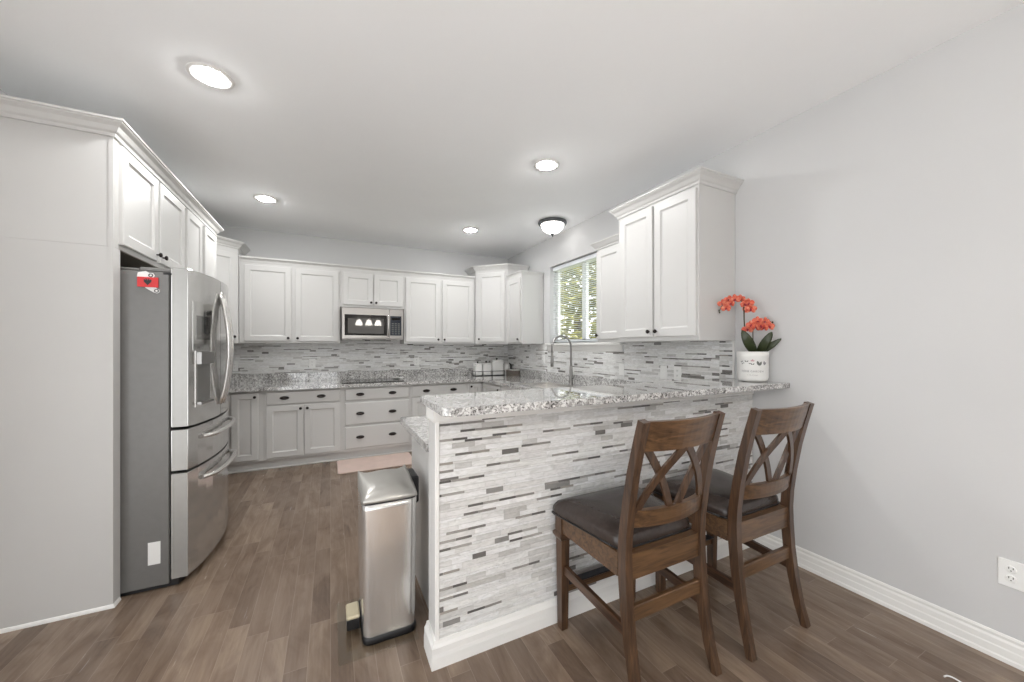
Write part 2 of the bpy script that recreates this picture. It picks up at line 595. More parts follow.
def mosaic(name, areas, axis, plane, sgn, seed, parent=None):
    """tiles 4 mm proud of the grout bed; axis 'x' wall runs along x (faces -y), axis 'y' runs along y (faces -x)"""
    bm = bmesh.new()
    cl = bm.loops.layers.float_color.new('tint')
    t0, t1 = .0045, .0070
    for ai, (u0, u1, z0, z1) in enumerate(areas):
        rects = [(u0, u1, z0, z1, (222, 220, 216), 0.0, t0)]
        rects += [(a, b, c, d, col, t0 - .001, t1) for a, b, c, d, col in tile_rects(u0, u1, z0, z1, seed + ai)]
        for a, b, c, d, col, o0, o1 in rects:
            def P(u, z, o):
                q = plane + sgn * o
                return (u, q, z) if axis == 'x' else (q, u, z)
            vs = [bm.verts.new(P(u, z, o)) for o in (o0, o1) for u, z in ((a, c), (b, c), (b, d), (a, d))]
            for f in ((4, 5, 6, 7), (0, 1, 5, 4), (1, 2, 6, 5), (2, 3, 7, 6), (3, 0, 4, 7)):
                fc = bm.faces.new([vs[i] for i in f])
                for lp in fc.loops: lp[cl] = lin(col)
    bmesh.ops.recalc_face_normals(bm, faces=bm.faces[:])
    me = bpy.data.meshes.new(name)
    bm.to_mesh(me); bm.free()
    me.materials.append(M['mosaic'])
    o = bpy.data.objects.new(name, me)
    COL.objects.link(o)
    if parent is not None: o.parent = parent
    return o


ZS = 1.012        # top of the granite upstand
bsb = empty('tile_backsplash', (.4, YB, ZS), 0, 'grey and white strip mosaic on the back wall under the wall cabinets', 'backsplash')
o = mosaic('mosaic', [(XL, .105, ZS, 1.382), (.105, .88, ZS, 1.445), (.88, XR - .008, ZS, 1.382)], 'x', YB - .0005, -1, 11, bsb)
o.matrix_parent_inverse = Matrix.Translation((-.4, -YB, -ZS))
bsr = empty('tile_backsplash', (XR, 3.2, ZS), 0, 'grey and white strip mosaic on the right wall below the window and behind the faucet', 'backsplash')
o = mosaic('mosaic', [(1.662, 1.76, 1.114, 1.382), (1.76, WY0 - .04, ZS, 1.382), (WY0 - .04, WY1 + .05, ZS, 1.29), (WY1 + .05, YB - .008, ZS, 1.382)], 'y', XR - .0005, -1, 31, bsr)
o.matrix_parent_inverse = Matrix.Translation((-XR, -3.2, -ZS))
MB().box(-.0095, -.0005, 1.650 - 3.2, 1.661 - 3.2, 1.114 - ZS, 1.382 - ZS).build('edge_trim', M['trim'], bsr)


# ------------------------------------------------------------------ cabinets
def panel_mesh(mb, x0, x1, z0, z1, t=.02, fw=.058, slab=False):
    def R(i, y): return [(x0 + i, y, z0 + i), (x1 - i, y, z0 + i), (x1 - i, y, z1 - i), (x0 + i, y, z1 - i)]
    if slab: rs = [R(0, 0), R(0, -t + .007), R(.004, -t + .002), R(.010, -t)]
    else:
        fw = min(fw, (x1 - x0) * .3)
        rs = [R(0, 0), R(0, -t + .003), R(.003, -t), R(fw, -t), R(fw + .002, -t + .005), R(fw + .010, -t + .010), R(fw + .012, -t + .011)]
    mb.rings(rs, True, True)
    return mb


KNOB = [(.0045, 0), (.0045, .008), (.0075, .012), (.014, .016), (.0155, .021), (.013, .026), (.006, .028)]


def add_knob(parent, x, z, y=-.02):
    return MB().lathe([(r, h) for r, h in KNOB], (x, y, z), 14, '-y').build('knob', M['bronze'], parent)


def add_pull(parent, x, z, y=-.02):
    mb = MB()
    hw, hh, dp = .046, .017, .024
    rs = []
    for i in range(13):
        a = PI * i / 12
        ring = []
        for j in range(7):
            b = PI / 2 * j / 6 * 1.25 - .25
            q = math.sin(a) ** .6
            ring.append((x - hw * math.cos(a), y - dp * q * math.cos(b) * (1 if b > 0 else 1), z - .004 + hh * q * math.sin(b) * 1.15))
        rs.append(ring)
    mb.rings(rs, False, False, True, closed=False)
    # back plate
    pl = [(x + hw * math.cos(2 * PI * k / 20), z + (hh + .003) * math.sin(2 * PI * k / 20)) for k in range(20)]
    mb.rings([[(a, y, b) for a, b in pl], [(a, y - .003, b) for a, b in pl]], True, True)
    return mb.build('cup_pull', M['bronze'], parent)


CROWN_BIG = lambda z1, h=.078, p=.06: [(0, z1 - h), (.010, z1 - h), (.013, z1 - h * .80), (.022, z1 - h * .70), (.034, z1 - h * .42), (p - .008, z1 - h * .24), (p - .006, z1 - h * .16), (p, z1 - h * .14), (p, z1), (0, z1)]
CROWN_SMALL = lambda z1, h=.045, p=.032: [(0, z1 - h), (.006, z1 - h), (.010, z1 - h * .6), (p - .006, z1 - h * .3), (p, z1 - h * .25), (p, z1), (0, z1)]


def cabinet(name, label, cat, group, loc, rz, w, d, z0, z1, doors=(), drawers=(), crown=None, path=None, toe=0.0, foot=None, part_mat=None):
    r = empty(name, (loc[0], loc[1], 0), rz, label, cat, group)
    c = MB()
    inv = Matrix.Rotation(-rz, 3, 'Z')
    if foot:
        pts = [(inv @ Vector((p[0] - loc[0], p[1] - loc[1], 0))).to_2d()[:] for p in foot]
        c.prism(pts, z0, z1)
    else:
        c.box(0, w, 0, d, z0, z1, .0015)
    c.build('carcass', M['white'], r)
    if toe:
        t = MB()
        t.box(0, w, toe, d, 0, z0)
        t.build('toe_kick', M['white'], r)
        MB().box(0, w, toe - .012, toe, 0, .018, .004).build('shoe_moulding', M['trim'], r)
    for q in doors:
        dr = panel_mesh(MB(), *q[:4]).build('door', M['white'], r)
        if q[4] is not None: add_knob(dr, q[4], q[5])
    for q in drawers:
        dr = panel_mesh(MB(), *q[:4], slab=True).build('drawer', M['white'], r)
        for px in q[4]: add_pull(dr, px, (q[2] + q[3]) / 2)
    if crown:
        MB().sweep(path, crown).build('crown_moulding', M['white'], r)
    return r


# --- left run (faces +x), face frame on x = -1.0
FX = -1.0
r = cabinet('refrigerator_cabinet', 'white cabinet above the refrigerator with the full height end panel at left', 'cabinet', None,
            (FX, 2.60), PI / 2, 1.0, .63, 1.85, 2.485,
            [(.05, .492, 1.876, 2.395, .465, 1.915), (.527, .965, 1.876, 2.395, .554, 1.915)],
            crown=CROWN_BIG(2.49), path=[(0, .63), (0, 0), (1.0, 0)])
MB().box(.070, .978, .001, .62, 1.845, 1.850).build('bottom_panel', M['box_wood'], r)
ep = MB()
ep.box(-.0, .070, 0, .63, 0, 1.85)
ep.build('side_panel', M['white'], r)
MB().box(-.003, .0, -.0005, .016, .03, 2.41).build('edge_stile', M['white'], r)
MB().sweep([(0, .63), (0, 0), (.06, 0)], [(0, 0), (.008, 0), (.007, .008), (.004, .015), (0, .018)]).build('quarter_round', M['trim'], r)
MB().box(.978, 1.0, .0, .63, 0, 1.85).build('side_panel', M['white'], r)
cabinet('pantry_cabinet', 'tall white pantry cabinet just past the refrigerator', 'cabinet', None,
        (FX, 3.602), PI / 2, .845, .63, .10, 2.485,
        [(.02, .385, 1.30, 2.395, .36, 1.36), (.47, .825, 1.30, 2.395, .495, 1.36), (.02, .385, .13, 1.27, .36, 1.2), (.47, .825, .13, 1.27, .495, 1.2)],
        crown=CROWN_BIG(2.49), path=[(0, 0), (.845, 0), (.845, .63)], toe=.07)
# --- left back corner, diagonal
p0, p1 = (-1.315, 4.655), (-.925, 5.045)
fl = math.hypot(p1[0] - p0[0], p1[1] - p0[1])
a = PI / 4
loc_path = lambda pts, l, rz: [(Matrix.Rotation(-rz, 3, 'Z') @ Vector((p[0] - l[0], p[1] - l[1], 0))).to_2d()[:] for p in pts]
cabinet('corner_wall_cabinet', 'white diagonal corner wall cabinet at the left end of the back wall', 'cabinet', None,
        p0, a, fl, .3, 1.38, 2.49, [(.045, fl - .04, 1.41, 2.37, fl - .065, 1.45)],
        crown=CROWN_BIG(2.505), path=loc_path([(XL + .01, p0[1]), p0, p1, (p1[0], YB - .01)], p0, a),
        foot=[(XL + .005, 5.37), (XL + .005, p0[1]), p0, p1, (p1[0], 5.37)])
# --- back wall run (faces -y)
BU = 5.068
cabinet('wall_cabinet', 'white two-door wall cabinet on the back wall, left of the microwave', 'cabinet', 'wall cabinets on the back wall',
        (-.920, BU), 0, 1.028, .30, 1.38, 2.305,
        [(.047, .503, 1.405, 2.268, .475, 1.44), (.543, 1.01, 1.405, 2.268, .571, 1.44)],
        crown=CROWN_SMALL(2.360, .062, .036), path=[(0, 0), (1.028, 0)])
cabinet('wall_cabinet', 'short white two-door cabinet right above the microwave', 'cabinet', 'wall cabinets on the back wall',
        (.109, BU), 0, .771, .30, 1.84, 2.305,
        [(.030, .383, 1.868, 2.268, .358, 1.905), (.393, .748, 1.868, 2.268, .420, 1.905)],
        crown=CROWN_SMALL(2.360, .062, .036), path=[(0, 0), (.771, 0)])
cabinet('wall_cabinet', 'white two-door wall cabinet on the back wall, right of the microwave', 'cabinet', 'wall cabinets on the back wall',
        (.881, BU), 0, 1.005, .30, 1.38, 2.305,
        [(.022, .487, 1.405, 2.268, .460, 1.44), (.520, .972, 1.405, 2.268, .548, 1.44)],
        crown=CROWN_SMALL(2.360, .062, .036), path=[(0, 0), (1.005, 0)])
# --- right back corner, diagonal
q0, q1 = (1.895, 5.05), (2.244, 4.701)
ql = math.hypot(q1[0] - q0[0], q1[1] - q0[1])
cabinet('corner_wall_cabinet', 'white diagonal corner wall cabinet left of the window, taller than its neighbours', 'cabinet', None,
        q0, -a, ql, .3, 1.38, 2.46, [(.04, ql - .035, 1.41, 2.40, .07, 1.45)],
        crown=CROWN_BIG(2.505, .075, .06), path=loc_path([(q0[0], YB - .01), q0, q1, (XR - .01, q1[1])], q0, -a),
        foot=[(q0[0], 5.37), q0, q1, (XR - .005, q1[1]), (XR - .005, 5.37)])
# --- right wall (faces -x)
cabinet('wall_cabinet', 'narrow white single-door wall cabinet between the right corner cabinet and the window', 'cabinet', 'wall cabinets on the window wall',
        (2.244, 4.697), -PI / 2, .43, .325, 1.38, 2.30, [(.02, .405, 1.405, 2.255, .375, 1.44)],
        crown=CROWN_SMALL(2.335, .045, .026), path=[(0, 0), (.43, 0), (.43, .325)])
cabinet('wall_cabinet', 'short white wall cabinet between the window and the tall cabinet, partly hidden behind it', 'cabinet', 'wall cabinets on the window wall',
        (2.250, 2.752), -PI / 2, .348, .32, 1.38, 2.275, [(.005, .335, 1.408, 2.225, .03, 1.445)],
        crown=CROWN_BIG(2.305, .06, .05), path=[(0, .32), (0, 0), (.345, 0)])
cabinet('wall_cabinet', 'large white two-door wall cabinet with wide crown, nearest on the window wall, beside the orchid', 'cabinet', 'wall cabinets on the window wall',
        (2.19, 2.400), -PI / 2, .757, .380, 1.38, 2.47,
        [(.032, .376, 1.412, 2.395, .350, 1.452), (.395, .745, 1.412, 2.395, .421, 1.452)],
        crown=CROWN_BIG(2.495), path=[(0, .38), (0, 0), (.757, 0), (.757, .38)])

# --- base cabinets on the back wall
CB = .865
BF = 4.765
gb = 'base cabinets on the back wall'
cabinet('base_cabinet', 'white base cabinet with one narrow door beside the refrigerator', 'cabinet', gb, (-1.63, BF), 0, .975, .60, .10, CB,
        [(.698, .933, .126, .842, .905, .80)], toe=.04)
cabinet('base_cabinet', 'white base cabinet with a drawer over two doors on the back wall', 'cabinet', gb, (-.655, BF), 0, .778, .60, .10, CB,
        [(.030, .383, .127, .690, .355, .652), (.393, .754, .127, .690, .421, .652)], [(.030, .754, .706, .845, (.20, .56))], toe=.04)
cabinet('base_cabinet', 'white three-drawer base cabinet under the cooktop', 'cabinet', gb, (.123, BF), 0, .785, .60, .10, CB,
        [], [(.029, .765, .703, .842, (.195, .565)), (.029, .765, .414, .675, (.195, .565)), (.029, .765, .133, .392, (.195, .565))], toe=.04)
cabinet('base_cabinet', 'white base cabinet right of the three-drawer unit, half hidden by the peninsula', 'cabinet', gb, (.908, BF), 0, .767, .60, .10, CB,
        [(.017, .375, .127, .690, .35, .652), (.392, .749, .127, .690, .417, .652)], [(.017, .749, .703, .842, (.20, .56))], toe=.04)
cabinet('base_cabinet', 'narrow white base cabinet in the inner corner left of the sink run', 'cabinet', gb, (1.675, BF), 0, .225, .60, .10, CB,
        [(.017, .19, .127, .842, .04, .80)], toe=.04)
# --- sink run (faces -x) and the peninsula's kitchen side (faces +y)
gs = 'base cabinets of the sink run'
cabinet('base_cabinet', 'white corner base cabinet left of the sink, just over the bar top', 'cabinet', gs, (1.90, 4.76), -PI / 2, .62, .66, .10, CB,
        [(.03, .60, .127, .842, .57, .80)], toe=.05)
cabinet('base_cabinet', 'white sink base cabinet below the faucet', 'cabinet', gs, (1.90, 4.135), -PI / 2, 1.05, .66, .10, .70,
        [(.02, .515, .127, .690, .485, .652), (.535, 1.03, .127, .690, .565, .652)], [], toe=.05)
MB().box(1.88, 1.90, 3.10, 4.12, .70, CB, .002).build('apron_panel', M['white'], COL.objects['base_cabinet.006']).matrix_parent_inverse = (Matrix.Translation((1.90, 4.135, 0)) @ Matrix.Rotation(-PI / 2, 4, 'Z')).inverted()
cabinet('base_cabinet', 'white base cabinet right of the sink behind the bar', 'cabinet', gs, (1.90, 3.08), -PI / 2, .72, .66, .10, CB,
        [(.02, .70, .127, .690, .66, .652)], [(.02, .70, .703, .842, (.36,))], toe=.05)
pc = cabinet('base_cabinet', 'white base cabinet under the low counter behind the tiled peninsula', 'cabinet', None, (1.88, 2.30), PI, 1.423, .648, .10, CB,
        [(.02, .48, .127, .690, .45, .652), (.50, .965, .127, .690, .93, .652), (.985, 1.40, .127, .690, 1.02, .652)],
        [(.02, .48, .703, .842, (.25,)), (.50, .965, .703, .842, (.73,)), (.985, 1.40, .703, .842, (1.22,))], toe=.07)
MB().box(1.423, 1.433, 0, .648, 0, CB, .001).build('end_panel', M['white'], pc)

# ------------------------------------------------------------------ worktops
ZT = .902
ct = MB()
sx0, sx1, sy0, sy1 = 2.00, 2.40, 3.16, 3.88
for bx in ((XL, XR, 4.705, YB), (1.858, XR, sy1, 4.705), (1.858, sx0, sy0, sy1), (sx1, XR, sy0, sy1), (1.858, XR, 2.345, sy0)):
    ct.box(bx[0] + (.002 if bx[0] == XL else 0), bx[1] - (.002 if bx[1] == XR else 0), bx[2], bx[3] - (.002 if bx[3] == YB else 0), ZT - .036, ZT)
rc = .02
ct.prism([(.384, 1.650), (XR - .002, 1.650), (XR - .002, 2.345), (.384 + rc, 2.345), (.384 + rc * .3, 2.345 - rc * .3), (.384, 2.345 - rc)], ZT - .036, ZT)
cto = ct.build('countertop', M['granite'])
tag(cto, 'speckled grey granite worktop running round the back wall, sink and low peninsula', 'countertop')
us = MB()
us.box(XL + .002, XR - .024, YB - .024, YB - .002, ZT, ZS, .002)
us.box(XR - .024, XR - .002, 1.765, YB - .002, ZT, ZS, .002)
tag(us.build('granite_upstand', M['granite']), 'low speckled granite upstand against the tile behind the worktop', 'backsplash')

# bar top with rounded front corner and rock-cut edge
bp = []
bx0, bx1, by0, by1 = .368, XR - .001, 1.298, 1.715
for (cx, cy, a0) in ((bx0 + .035, by0 + .035, PI), ):
    for k in range(7):
        t = a0 + PI / 2 * k / 6
        bp.append((cx + .035 * math.cos(t), cy + .035 * math.sin(t)))
bp += [(bx1, by0), (bx1, 1.645), (bx1, by1), (bx0 + .02, by1), (bx0, by1 - .02)]
bt = MB().prism(bp, 1.080, 1.112, .004)
bto = bt.build('bar_counter', M['granite'])
tag(bto, 'raised speckled granite bar top over the tiled peninsula', 'countertop')

# peninsula half wall
PX0 = .395
pn = empty('peninsula', (PX0, 1.58, 0), 0, 'tiled half wall of the breakfast bar facing the stools', 'peninsula')


def inpen(o):
    o.matrix_parent_inverse = Matrix.Translation((-PX0, -1.58, 0)); return o


inpen(MB().box(PX0, XR - .001, 1.527, 1.648, 0, 1.079).build('half_wall', M['white'], pn))
inpen(mosaic('tile_face', [(PX0 + .014, XR - .012, .10, 1.03)], 'x', 1.527, -1, 77, pn))
inpen(MB().box(PX0 - .003, PX0 + .014, 1.517, 1.53, .10, 1.03, .002).build('corner_trim', M['trim'], pn))
inpen(MB().sweep([(PX0, 1.648), (PX0, 1.527), (XR - .002, 1.527)], [(0, 1.018), (.008, 1.018), (.011, 1.026), (.011, 1.079), (0, 1.079)]).build('frieze_board', M['trim'], pn))
inpen(MB().sweep([(PX0, 1.648), (PX0, 1.527), (XR - .017, 1.527)], [(0, 0), (.022, 0), (.022, .045), (.020, .062), (.020, .086), (.013, .098), (.009, .112), (0, .112)]).build('base_moulding', M['trim'], pn))

# cooktop
ck = empty('cooktop', (.475, 5.02, ZT), 0, 'flat black glass cooktop set in the worktop under the microwave', 'cooktop')
MB().box(-.36, .36, -.22, .22, 0, .008, .003).build('glass_top', M['black_glass'], ck)
for (x, y, rr) in ((-.2, -.1, .09), (.2, -.1, .075), (-.2, .11, .07), (.2, .11, .09)):
    MB().lathe([(rr - .004, .008), (rr - .004, .0086), (rr, .0086), (rr, .008)], (x, y, 0), 28, cap0=False, cap1=False).build('burner_ring', M['print'], ck)
sr = empty('spoon_rest', (.79, 5.12, ZT + .008), 0, 'small white spoon rest on the right back of the cooktop', 'spoon rest')
MB().lathe([(.001, .003), (.03, .003), (.045, .014), (.049, .02), (.044, .018), (.03, .008), (.001, .007)], (0, 0, 0), 20, cap0=False, cap1=False).build('dish', M['ceramic'], sr)
MB().box(.04, .10, -.012, .012, .010, .018, .003).build('handle', M['ceramic'], sr)

# ------------------------------------------------------------------ sink and faucet
sk = empty('sink', (sx0, sy0, ZT), 0, 'stainless steel sink sunk into the worktop below the window', 'sink')
W_, L_ = sx1 - sx0, sy1 - sy0
m = MB()
t = .003
m.rings([[(i, i, z), (W_ - i, i, z), (W_ - i, L_ - i, z), (i, L_ - i, z)] for i, z in
         ((-.012, .001), (-.012, .003), (.004, .003), (.012, -.04), (.03, -.16), (.05, -.165))], False, True)
m.rings([[(i, i, z), (W_ - i, i, z), (W_ - i, L_ - i, z), (i, L_ - i, z)] for i, z in ((.001, -.036), (.010, -.05), (.026, -.168), (.05, -.172))], False, True)
m.build('basin', M['steel_x'], sk)
MB().lathe([(.04, -.164), (.04, -.161), (.03, -.160), (.028, -.163)], (W_ / 2, L_ / 2, 0), 20, cap0=False).build('drain', M['chrome'], sk)
fc = empty('faucet', (2.478, 3.50, ZT), 0, 'tall brushed nickel gooseneck pull-down faucet behind the sink', 'faucet')
MB().lathe([(.03, 0), (.03, .006), (.025, .012), (.022, .05), (.020, .10), (.017, .20), (.015, .22)], (0, 0, 0), 20).build('body', M['chrome'], fc)
pts = [(0, 0, .2), (0, 0, .40)]
R_ = .128
for k in range(1, 15):
    t = PI * k / 14
    pts.append((-R_ + R_ * math.cos(t), 0, .43 + R_ * math.sin(t)))
pts += [(-2 * R_, 0, .40), (-2 * R_ + .002, 0, .36)]
MB().tube(pts, .0115, 12).build('gooseneck', M['chrome'], fc)
MB().lathe([(.012, 0), (.018, .005), (.019, .05), (.016, .10), (.013, .15), (.012, .155)], (-2 * R_, 0, .212), 18).build('spray_head', M['chrome'], fc)
MB().tube([(0, -.018, .07), (0, -.05, .085), (-.01, -.085, .12)], [.009, .008, .006], 10).build('lever', M['chrome'], fc)

# ------------------------------------------------------------------ microwave
mw = empty('microwave', (.49, 4.985, 1.43), 0, 'stainless steel over-the-range microwave with dark window', 'microwave')
mwv = .368
MB().box(-mwv, mwv, .025, .385, 0, .398, .003).build('case', M['steel_mw'], mw)
d_ = MB().box(-mwv, .19, 0, .025, .012, .398, .005, 2).build('door', M['steel_mw'], mw)
MB().box(-.335, .165, -.003, 0, .052, .312, .002).build('window_frame', M['black_glass'], d_)
MB().box(-.298, .125, -.005, -.003, .075, .265, .001).build('window', M['oven_screen'], d_)
MB().tube([(.178, -.012, .045), (.178, -.030, .06), (.178, -.032, .19), (.178, -.030, .30), (.178, -.012, .315)], .009, 10).build('handle', M['steel_v'], d_)
c_ = MB().box(.193, mwv, 0, .025, .012, .398, .005, 2).build('control_side', M['steel_mw'], mw)
p_ = MB().box(.203, .345, -.003, 0, .055, .308, .002).build('control_panel', M['panel_blue'], c_)
b_ = MB()
for i in range(3):
    for j in range(6): b_.box(.222 + i * .038, .248 + i * .038, -.0045, -.003, .072 + j * .026, .084 + j * .026)
b_.build('buttons', M['print_dark'], p_)
MB().box(.222, .326, -.0045, -.003, .255, .285).build('display', M['black_glass'], p_)
MB().box(-.13, .15, .004, .06, -.006, 0).build('vent', M['black'], mw)

# ------------------------------------------------------------------ refrigerator
FY0, FY1, FS = 2.676, 3.574, 3.085
fr = empty('refrigerator', (-1.15, 3.12, 0), 0, 'stainless french door refrigerator with two lower drawers', 'refrigerator')
finv = Matrix.Translation((1.15, -3.12, 0))


def infr(o, p=None):
    if p is None: o.matrix_parent_inverse = finv
    return o


infr(MB().box(-1.60, -.803, FY0, FY1, .022, 1.748, .004).build('body', M['fridge_side'], fr))
infr(MB().box(-.93, -.795, FY0 + .006, FY0 + .13, 1.748, 1.772, .006).build('hinge_cover', M['fridge_side'], fr))
infr(MB().box(-.93, -.795, FY1 - .13, FY1 - .006, 1.748, 1.772, .006).build('hinge_cover', M['fridge_side'], fr))
infr(MB().box(-1.40, -.93, FY0 + .006, FY0 + .05, 1.748, 1.764, .006).build('top_trim', M['fridge_side'], fr))
infr(MB().box(-.83, -.770, FY0 - .001, FY0 + .05, 1.735, 1.747, .002).build('hinge', M['black'], fr))

FC = (FY0 + FY1) / 2
bow = lambda y: -.722 + .060 * (1 - ((y - FC) / (FY1 - FC)) ** 2)


infr(MB().prism([(-1.55, FY1 - .01), (-1.55, FY0 + .012)] + [(bow(FY0 + (FY1 - FY0) * k / 10) - .045, FY0 + .012 + (FY1 - FY0 - .022) * k / 10) for k in range(11)], .003, .045).build('toe_grille', M['black'], fr))


def fdoor(name, y0, y1, z0, z1, mat):
    n = 10
    ys = [y0 + (y1 - y0) * i / n for i in range(n + 1)]
    poly = [(-.795, y1), (-.795, y0)] + [(bow(y), y) for y in ys]
    mb = MB()
    # rounded vertical edges where the door meets its side
    mb.prism(poly, z0, z1, .004)
    o_ = mb.build(name, mat, fr)
    return infr(o_)


dl = fdoor('door', FY0, FS - .003, .886, 1.778, M['steel'])
dr_ = fdoor('door', FS + .003, FY1, .886, 1.778, M['steel'])
d1 = fdoor('drawer', FY0, FY1, .642, .872, M['steel'])
d2 = fdoor('drawer', FY0, FY1, .042, .628, M['steel'])
for d0, z0, z1 in ((dl, .889, 1.775), (d1, .645, .869), (d2, .045, .625)):
    MB().box(-.792, bow(FY0) - .003, FY0 - .0015, FY0 + .002, z0, z1).build('door_edge', M['fridge_edge'], d0)


def fhandle(par, pts, rad=.0135, sx=1.35):
    return MB().tube(pts, rad, 12, sx=sx).build('handle', M['steel_v'], par)


for sgn, par in ((-1, dl), (1, dr_)):
    pts = []
    for k in range(17):
        s = k / 16
        q = math.sin(PI * s)
        y = FS + sgn * (.026 + .006 * q)
        pts.append((bow(y) + .002 + .052 * q ** .75, y, 1.695 - s * .735))
    fhandle(par, pts)
for par, z in ((d1, .800), (d2, .555)):
    pts = []
    for k in range(19):
        s = k / 18
        y = FY0 + .13 + s * (FY1 - FY0 - .26)
        q = min(1, math.sin(PI * s) * 3.2)
        pts.append((bow(y) + .002 + .036 * q, y, z))
    fhandle(par, pts, .013, 1.2)
# dispenser on the near door
y0_, y1_ = 2.715, 2.925
xb = bow(2.72)


def fstrip(y0, y1, z0, z1, off0, off1):
    n = 6
    ys = [y0 + (y1 - y0) * i / n for i in range(n + 1)]
    return MB().prism([(bow(y) + off0, y) for y in reversed(ys)] + [(bow(y) + off1, y) for y in ys], z0, z1)


dsp = fstrip(y0_, y1_, 1.315, 1.60, -.002, .002).build('dispenser_panel', M['polished'], dl)
fstrip(y0_ + .03, y1_ - .03, 1.38, 1.52, .002, .0035).build('display', M['polished_dark'], dsp)
dsp = fstrip(y0_ + .02, y1_ - .018, .985, 1.315, -.002, .003).build('dispenser', M['steel_v'], dl)
fstrip(y0_ + .034, y1_ - .034, 1.00, 1.31, .003, .0045).build('recess', M['fridge_side'], dsp)
fstrip(y0_ + .030, y1_ - .030, 1.235, 1.305, .003, .026).build('spout_housing', M['chrome'], dsp)
fstrip(y0_ + .034, y1_ - .034, .998, 1.012, .003, .024).build('drip_tray', M['chrome'], dsp)
infr(MB().box(-.892, -.840, FY0 - .001, FY0, .145, .268).build('label_sticker', M['plastic_white'], fr))

# magnets on the refrigerator side
mg = empty('flag_magnet', (-.890, FY0, 1.688), 0, 'red flag magnet with a black two-headed eagle on the refrigerator side', 'magnet')
MB().box(-.043, .043, -.009, -.004, -.027, .027, .001).build('flag', M['red'], mg)
half = [(0, .006), (.002, .016), (.006, .019), (.009, .016), (.006, .014), (.006, .009), (.012, .014), (.016, .012), (.014, .008), (.016, .004),
        (.013, .003), (.014, -.002), (.010, -.002), (.010, -.007), (.006, -.006), (.006, -.011), (.003, -.012), (0, -.018)]
eg = half + [(-x, z) for x, z in reversed(half[1:-1])]
MB().rings([[(x * 1.05, -.009, z * 1.05) for x, z in eg], [(x * 1.05, -.0105, z * 1.05) for x, z in eg]]).build('eagle_emblem', M['black'], mg)


def tag_magnet(name, loc, rot, label, s=1.0):
    r_ = empty(name, loc, 0, label, 'magnet')
    r_.rotation_euler = (0, rot, 0)
    sh = [(-.038, -.016), (.012, -.018), (.028, -.014), (.034, 0), (.026, .013), (.010, .012), (-.004, .020), (-.036, .008)]
    sh = [(x * s, z * s) for x, z in sh]
    MB().rings([[(x, 0, z) for x, z in sh], [(x, -.003, z) for x, z in sh]]).build('card', M['plastic_white'], r_)
    MB().lathe([(.006, .003), (.006, .0045), (.010, .0045), (.010, .003)], (.018 * s, 0, -.001), 18, '-y', cap0=False, cap1=False).build('ring_mark', M['black'], r_)


tag_magnet('card_magnet', (-.897, FY0, 1.728), 0.06, 'white magnet with a dark ring, above the red flag magnet')
tag_magnet('card_magnet', (-.868, FY0, 1.652), 0.55, 'white magnet with a dark ring, below the red flag magnet', .85)

# ------------------------------------------------------------------ outlets and switches
def outlet(loc, rz, label, group, gangs=1, kind='duplex'):
    r_ = empty('wall_outlet' if kind == 'duplex' else 'light_switch', loc, rz, label, 'outlet' if kind == 'duplex' else 'switch', group)
    wd = .036 + (gangs - 1) * .022
    MB().box(-wd, wd, -.006, 0, -.058, .058, .003).build('cover_plate', M['plastic_white'], r_)
    for g_ in range(gangs):
        gx = (g_ - (gangs - 1) / 2) * .045
        if kind == 'duplex':
            for s in (-1, 1):
                f_ = MB().lathe([(.015, .006), (.015, .008), (.013, .009)], (gx, 0, s * .02), 18, '-y', cap0=False).build('socket', M['plastic_white'], r_)
                k_ = MB()
                k_.box(gx - .007, gx - .0045, -.0095, -.009, s * .02 + .001, s * .02 + .009); k_.box(gx + .0045, gx + .007, -.0095, -.009, s * .02 + .001, s * .02 + .009)
                k_.lathe([(.0025, .009), (.0025, .0095)], (gx, 0, s * .02 - .006), 8, '-y')
                k_.build('slots', M['print_dark'], f_)
        else:
            MB().box(gx - .012, gx + .012, -.010, -.006, -.026, .026, .002).build('rocker', M['plastic_white'], r_)
    return r_


outlet((XR, .464, .380), -PI / 2, 'white outlet low on the right wall above the baseboard', None)
go = 'outlets on the tile'
yt = YB - .0072
outlet((-1.02, yt, 1.108), 0, 'white outlet on the back tile just beyond the refrigerator handles', go)
outlet((-.210, yt, 1.125), 0, 'white outlet on the back tile under the left wall cabinet', go)
outlet((1.112, yt, 1.130), 0, 'white outlet on the back tile right of the microwave', go)
xt = XR - .0072
outlet((xt, 2.775, 1.118), -PI / 2, 'white switch plate on the right tile under the end of the window sill', go, 1, 'switch')
outlet((xt, 2.264, 1.118), -PI / 2, 'white single switch on the right tile, left of the outlet there', go, 1, 'switch')
outlet((xt, 2.122, 1.118), -PI / 2, 'white outlet on the right tile below the large wall cabinet', go, 1)
outlet((xt, 4.26, 1.17), -PI / 2, 'white outlet on the right tile left of the faucet', go, 1)

